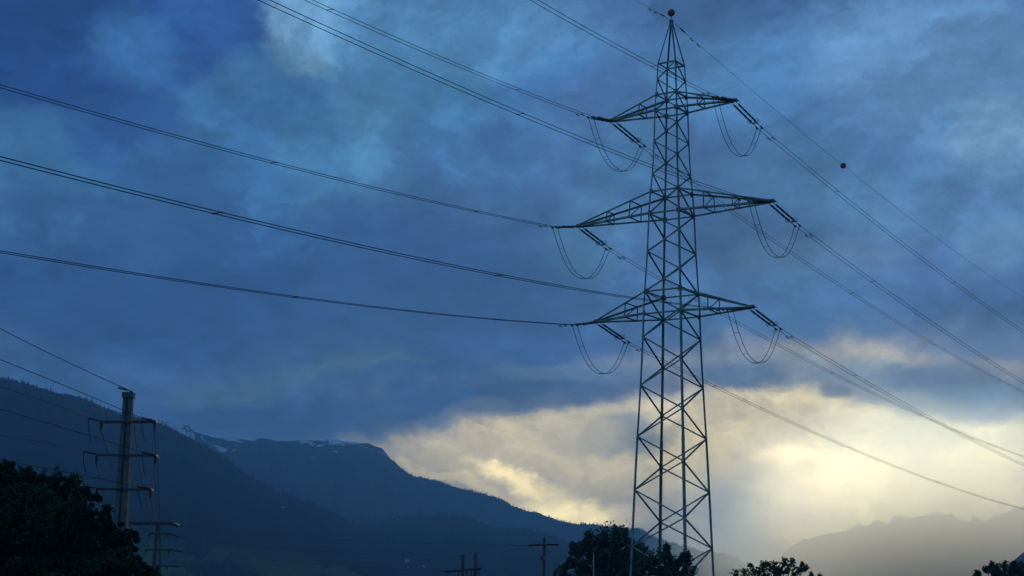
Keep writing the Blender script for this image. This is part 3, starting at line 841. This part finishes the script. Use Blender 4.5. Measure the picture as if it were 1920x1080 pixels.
GW = 'faint wires crossing the valley in front of the mountains'
single(poly3([at(335, 986, Y2 - .6), at(620, 1012, 125), at(991, 1023, 99)], 24), 'faint wire from the far frame top beam to the wooden pole crossarm', .009, GW)
single(poly3([at(334, 1006, Y2 - .5), at(600, 1034, 118), at(867, 1041, Y3 - 1)], 24), 'faint wire from the far frame to the left post of the short pair', .009, GW)
single(poly3([at(342, 1035, Y2 - .5), at(600, 1058, 118), at(837, 1071, Y3 - 2)], 24), 'lowest faint wire from the far frame to the slanting crossarm', .009, GW)
single(poly3([at(891, 1038, Y3 + 1), at(950, 1034, 108), at(1020, 1010, Y4)], 16), 'faint wire between the short pair of posts and the wooden pole top', .009, GW)

# slim lamp mast in front of the round tree
Y5 = 120.0
lm = thing('lamp_mast', 'slim pale mast with small white fittings in front of the round tree', 'lamp post', Vector((at(1113, 1080, Y5).x, Y5, 0)))
post(1112.8, 1036, 1113.2, Y5, .025, .04, lm, M['lampmetal'], 'mast')
bm = bmesh.new(); c = at(1112.6, 1052, Y5 - .1); add_box(bm, c, .05, .05, .08); add_box(bm, at(1112.4, 1058, Y5 - .1), .035, .04, .07); bm_obj('fitting', bm, M['housewall'], lm)

# ------------------------------------------------------------------ trees
def leaf_clump(verts, faces, c, r, n, size, rnd, flat=.75):
    for _ in range(n):
        while True:
            v = Vector((rnd.uniform(-1, 1), rnd.uniform(-1, 1), rnd.uniform(-1, 1)))
            if v.length <= 1: break
        p = c + Vector((v.x * r, v.y * r, v.z * r * flat))
        d = Vector((rnd.gauss(0, 1), rnd.gauss(0, 1), rnd.gauss(0, .6))).normalized()
        s = Vector((rnd.gauss(0, 1), rnd.gauss(0, 1), rnd.gauss(0, 1))); s = (s - d * s.dot(d)).normalized()
        L_ = size * rnd.uniform(.6, 1.3); w = L_ * rnd.uniform(.28, .42)
        b = len(verts)
        verts.extend((p - d * L_ * .5, p + s * w - d * L_ * .05, p + d * L_ * .5, p - s * w - d * L_ * .05))
        faces.append((b, b + 1, b + 2, b + 3))
def tree(name, label, Y, lobes, leaf, leafmat, seed, dens, px_trunk, depth=1.0, trunk_r=.22, clumps=30, group='leafy trees along the bottom of the view', interior=.35):
    rnd = random.Random(seed); k = Y / F
    tx = at(px_trunk, 1080, Y).x
    e = thing(name, label, 'tree', Vector((tx, Y, 0)), group)
    verts, faces, hubs = [], [], []
    cx_ = sum(at(a_, b_, Y).x for a_, b_, c_ in lobes) / len(lobes)
    for (px, py, rp) in lobes:
        base = at(px, py, Y); r = rp * k
        base.y += rnd.uniform(-1, 1) * depth * max(0, 1 - rp / 160) 
        hubs.append((base, r))
        n = max(5, int(clumps * (rp / 40) ** 1.6))
        if rp < 13:   # loose tuft with a leafy shoot leading down from it
            for _k in range(int(dens * 7)):
                q_ = base + Vector((rnd.gauss(0, .55), rnd.gauss(0, .5), rnd.gauss(-.15, .6))) * r
                leaf_clump(verts, faces, q_, leaf * .3, 1, leaf, rnd)
            n = 0
            for j in range(5):
                q_ = base + Vector(((cx_ - base.x) * .12 * j + rnd.uniform(-.4, .4) * r, rnd.uniform(-.4, .4) * r, -r * (.5 + .55 * j)))
                leaf_clump(verts, faces, q_, r * rnd.uniform(.3, .55), int(dens * 1.2), leaf, rnd, 1.2)
        for _ in range(n):
            d = Vector((rnd.gauss(0, 1), rnd.gauss(0, 1), rnd.gauss(0, 1))).normalized()
            q = r * (rnd.uniform(.3, 1.0) ** (interior))
            cr = min(r * .34, .42) * rnd.uniform(.55, 1.2)
            c = base + Vector((d.x * (q - cr * .4), d.y * (q - cr * .4) * 1.0, d.z * (q - cr * .4) * .95))
            leaf_clump(verts, faces, c, cr, int(dens * 2.6 * rnd.uniform(.6, 1.4)), leaf, rnd)
            if rnd.random() < .25:   # stray shoot
                leaf_clump(verts, faces, c + Vector((d.x, d.y, abs(d.z) + .3)) * cr * .9, cr * .45, int(dens * .7), leaf * .9, rnd, 1.1)
    me = bpy.data.meshes.new('crown'); me.from_pydata([v - e.location for v in verts], [], faces); me.update()
    o = bpy.data.objects.new('crown', me); COL.objects.link(o); me.materials.append(leafmat); o.parent = e
    bm = bmesh.new(); zmid = min(h[0].z for h in hubs)
    th = max(1.2, min(zmid, max(h[0].z for h in hubs) * .5))
    tb = Vector((tx, Y, 0)); tt = Vector((tx, Y, th))
    add_tube(bm, [tb, tb + Vector((.05, 0, th * .5)), tt], [trunk_r * 1.3, trunk_r, trunk_r * .8], 9)
    bm_obj('trunk', bm, M['bark'], e, True)
    bm = bmesh.new()
    for c, r in hubs:
        mid = tt * .45 + c * .55 + Vector((rnd.uniform(-.3, .3), rnd.uniform(-.3, .3), -.2))
        add_tube(bm, [tt, mid, c], [trunk_r * .55, trunk_r * .3, .015], 6)
    bm_obj('limb', bm, M['bark'], e, True)
    return e
tree('broadleaf_tree', 'large nearly black leafy tree filling the bottom left corner', 52, [
    (11, 884, 24), (5, 905, 42), (45, 905, 34), (70, 915, 32), (95, 922, 28), (127, 915, 26), (127, 899, 11), (148, 915, 18), (157, 903, 8), (160, 930, 18), (182, 950, 9), (176, 960, 20), (196, 978, 20), (214, 990, 22), (230, 1003, 18), (222, 1030, 28), (240, 1062, 24), (262, 1072, 16), (276, 1078, 10),
    (-60, 1000, 140), (40, 1000, 100), (120, 1000, 76), (170, 1050, 62), (60, 1100, 110), (150, 1110, 100), (-160, 1030, 110), (215, 1020, 34), (235, 1055, 34), (190, 990, 26), (130, 940, 32), (95, 940, 36)],
    .085, M['leaf_dark'], 11, 40, 60, 1.6, .32, 42, interior=.5)
tree('broadleaf_tree', 'round-topped leafy tree behind the left foot of the pylon', 146, [
    (1053, 1070, 12), (1064, 1058, 15), (1082, 1028, 16), (1094, 1008, 13), (1106, 1003, 8), (1122, 1010, 11), (1136, 1002, 11), (1152, 996, 11), (1164, 1001, 11), (1176, 1006, 13), (1188, 1024, 11), (1202, 1030, 9), (1206, 1040, 9),
    (1100, 1045, 34), (1135, 1035, 34), (1165, 1040, 34), (1120, 1075, 40), (1170, 1080, 40), (1195, 1065, 22)],
    .30, M['leaf'], 12, 20, 1135, 2.2, .3, 40)
tree('broadleaf_tree', 'spiky-topped young tree standing before the right foot of the pylon', 112, [
    (1216, 1048, 12), (1228, 1046, 10), (1241, 1040, 9), (1250, 1030, 6), (1250, 1024, 4), (1256, 1048, 10), (1270, 1056, 8), (1279, 1046, 6), (1280, 1042, 4), (1290, 1041, 7), (1292, 1056, 10), (1297, 1070, 8), (1210, 1070, 16), (1235, 1068, 20), (1262, 1075, 20), (1285, 1082, 18)],
    .22, M['leaf'], 13, 15, 1255, 1.2, .16, 44)
tree('broadleaf_tree', 'loose feathery treetop just right of the pylon', 92, [
    (1376, 1076, 6), (1395, 1071, 8), (1408, 1059, 3), (1412, 1072, 10), (1429, 1058, 5), (1431, 1066, 7), (1441, 1058, 4), (1453, 1058, 5), (1456, 1066, 7), (1470, 1052, 6), (1482, 1053, 6), (1478, 1063, 10), (1500, 1059, 4), (1502, 1068, 6), (1512, 1064, 4), (1523, 1078, 4), (1538, 1080, 3), (1430, 1084, 18), (1462, 1082, 18), (1492, 1084, 14)],
    .15, M['leaf'], 14, 11, 1460, .8, .12, 60, interior=.5)
tree('broadleaf_tree', 'dark leafy treetop in the bottom right corner', 100, [
    (1838, 1074, 5), (1848, 1066, 6), (1856, 1059, 4), (1858, 1068, 8), (1872, 1064, 6), (1880, 1059, 5), (1884, 1070, 9), (1899, 1058, 5), (1901, 1068, 9), (1914, 1062, 5), (1916, 1070, 9), (1930, 1066, 12), (1865, 1082, 14), (1895, 1084, 16), (1930, 1086, 18)],
    .18, M['leaf_dark'], 15, 13, 1890, .8, .14, 50)
# tiny conifer tip left of the round tree
rnd = random.Random(5); Y6 = 160
ft = Vector((at(1040, 1080, Y6).x, Y6, 0)); cf = thing('conifer', 'small pointed conifer tip at the left edge of the round tree', 'tree', ft)
tz = at(1040, 1069, Y6).z; verts, faces = [], []
for i in range(60):
    f = i / 60; leaf_clump(verts, faces, Vector((ft.x, Y6, 1.5 + (tz - 1.5) * f)), (1 - f) * 1.1 + .05, int(40 * (1 - f) + 8), .2, rnd, .25)
me = bpy.data.meshes.new('crown'); me.from_pydata([v - cf.location for v in verts], [], faces); me.update(); me.materials.append(M['leaf_dark'])
o = bpy.data.objects.new('crown', me); COL.objects.link(o); o.parent = cf
bm = bmesh.new(); add_tube(bm, [ft, Vector((ft.x, Y6, tz - .3))], [.12, .02], 7); bm_obj('trunk', bm, M['bark'], cf, True)

# farmhouses go where their pixel ray meets the terrain
def hit(px, py):
    d = ray(px, py); a = math.atan2(d.x, d.y); s = d.z / math.hypot(d.x, d.y); best = None
    for hf in (h1, h2b, h2):
        prev = None
        for i in range(200):
            t = .46 + .54 * i / 199; r, h = hf(a, t)
            if (h - CAMZ) / r >= s:
                if best is None or r < best[0]: best = (r, h)
                break
    return best
for i, (px, py, w, lab) in enumerate(HS):
    b = hit(px, py)
    if b:
        d = ray(px, py); d = d / math.hypot(d.x, d.y)
        house(px, py, d.y * b[0] - 6, w, lab, .4 * (i % 4) - .5)

# ------------------------------------------------------------------ haze box
if HAZE_DENSITY > 0:
    bm = bmesh.new(); top_z = 600
    add_box(bm, Vector((0, 0, (top_z - 12) / 2)), 9300, 9300, (top_z + 12) / 2)
    hz = bm_obj('haze', bm, None); structure(hz, 'stuff', 'thin bluish evening haze filling the valley air')
    m = bpy.data.materials.new('haze_air'); m.use_nodes = True; t = m.node_tree
    t.nodes.remove(t.nodes['Principled BSDF']); pv = t.nodes.new('ShaderNodeVolumePrincipled')
    pv.inputs['Density'].default_value = HAZE_DENSITY; pv.inputs['Color'].default_value = (.18, .51, 1, 1)
    pv.inputs['Anisotropy'].default_value = .4
    t.links.new(pv.outputs[0], t.nodes['Material Output'].inputs['Volume']); m.cycles.homogeneous_volume = True if hasattr(m.cycles, 'homogeneous_volume') else True
    hz.data.materials.append(m)

# ------------------------------------------------------------------ rain curtain lit from behind by the veiled sun
bm = bmesh.new()
bmesh.ops.create_uvsphere(bm, u_segments=48, v_segments=24, radius=1, matrix=Matrix.Identity(4))
rn = bm_obj('rain', bm, None, None, True)
rn.location = (math.sin(R(14.5)) * 3100, math.cos(R(14.5)) * 3100, -40); rn.rotation_euler = (0, 0, R(-14.5)); rn.scale = (600, 1150, 480)
structure(rn, 'stuff', 'bright veil of falling rain in front of the far right ridge')
m = bpy.data.materials.new('rain_air'); m.use_nodes = True; t = m.node_tree
t.nodes.remove(t.nodes['Principled BSDF']); pv = t.nodes.new('ShaderNodeVolumePrincipled')
pv.inputs['Color'].default_value = (1, .96, .8, 1); pv.inputs['Anisotropy'].default_value = .87
tcx = t.nodes.new('ShaderNodeTexCoord'); vl = t.nodes.new('ShaderNodeVectorMath'); vl.operation = 'LENGTH'
t.links.new(tcx.outputs['Object'], vl.inputs[0])
fm = t.nodes.new('ShaderNodeMapRange'); fm.interpolation_type = 'SMOOTHSTEP'
fm.inputs['From Min'].default_value = 1; fm.inputs['From Max'].default_value = .1; fm.inputs['To Max'].default_value = 3.0e-3
t.links.new(vl.outputs['Value'], fm.inputs['Value']); t.links.new(fm.outputs[0], pv.inputs['Density'])
t.links.new(pv.outputs[0], t.nodes['Material Output'].inputs['Volume'])
rn.data.materials.append(m)
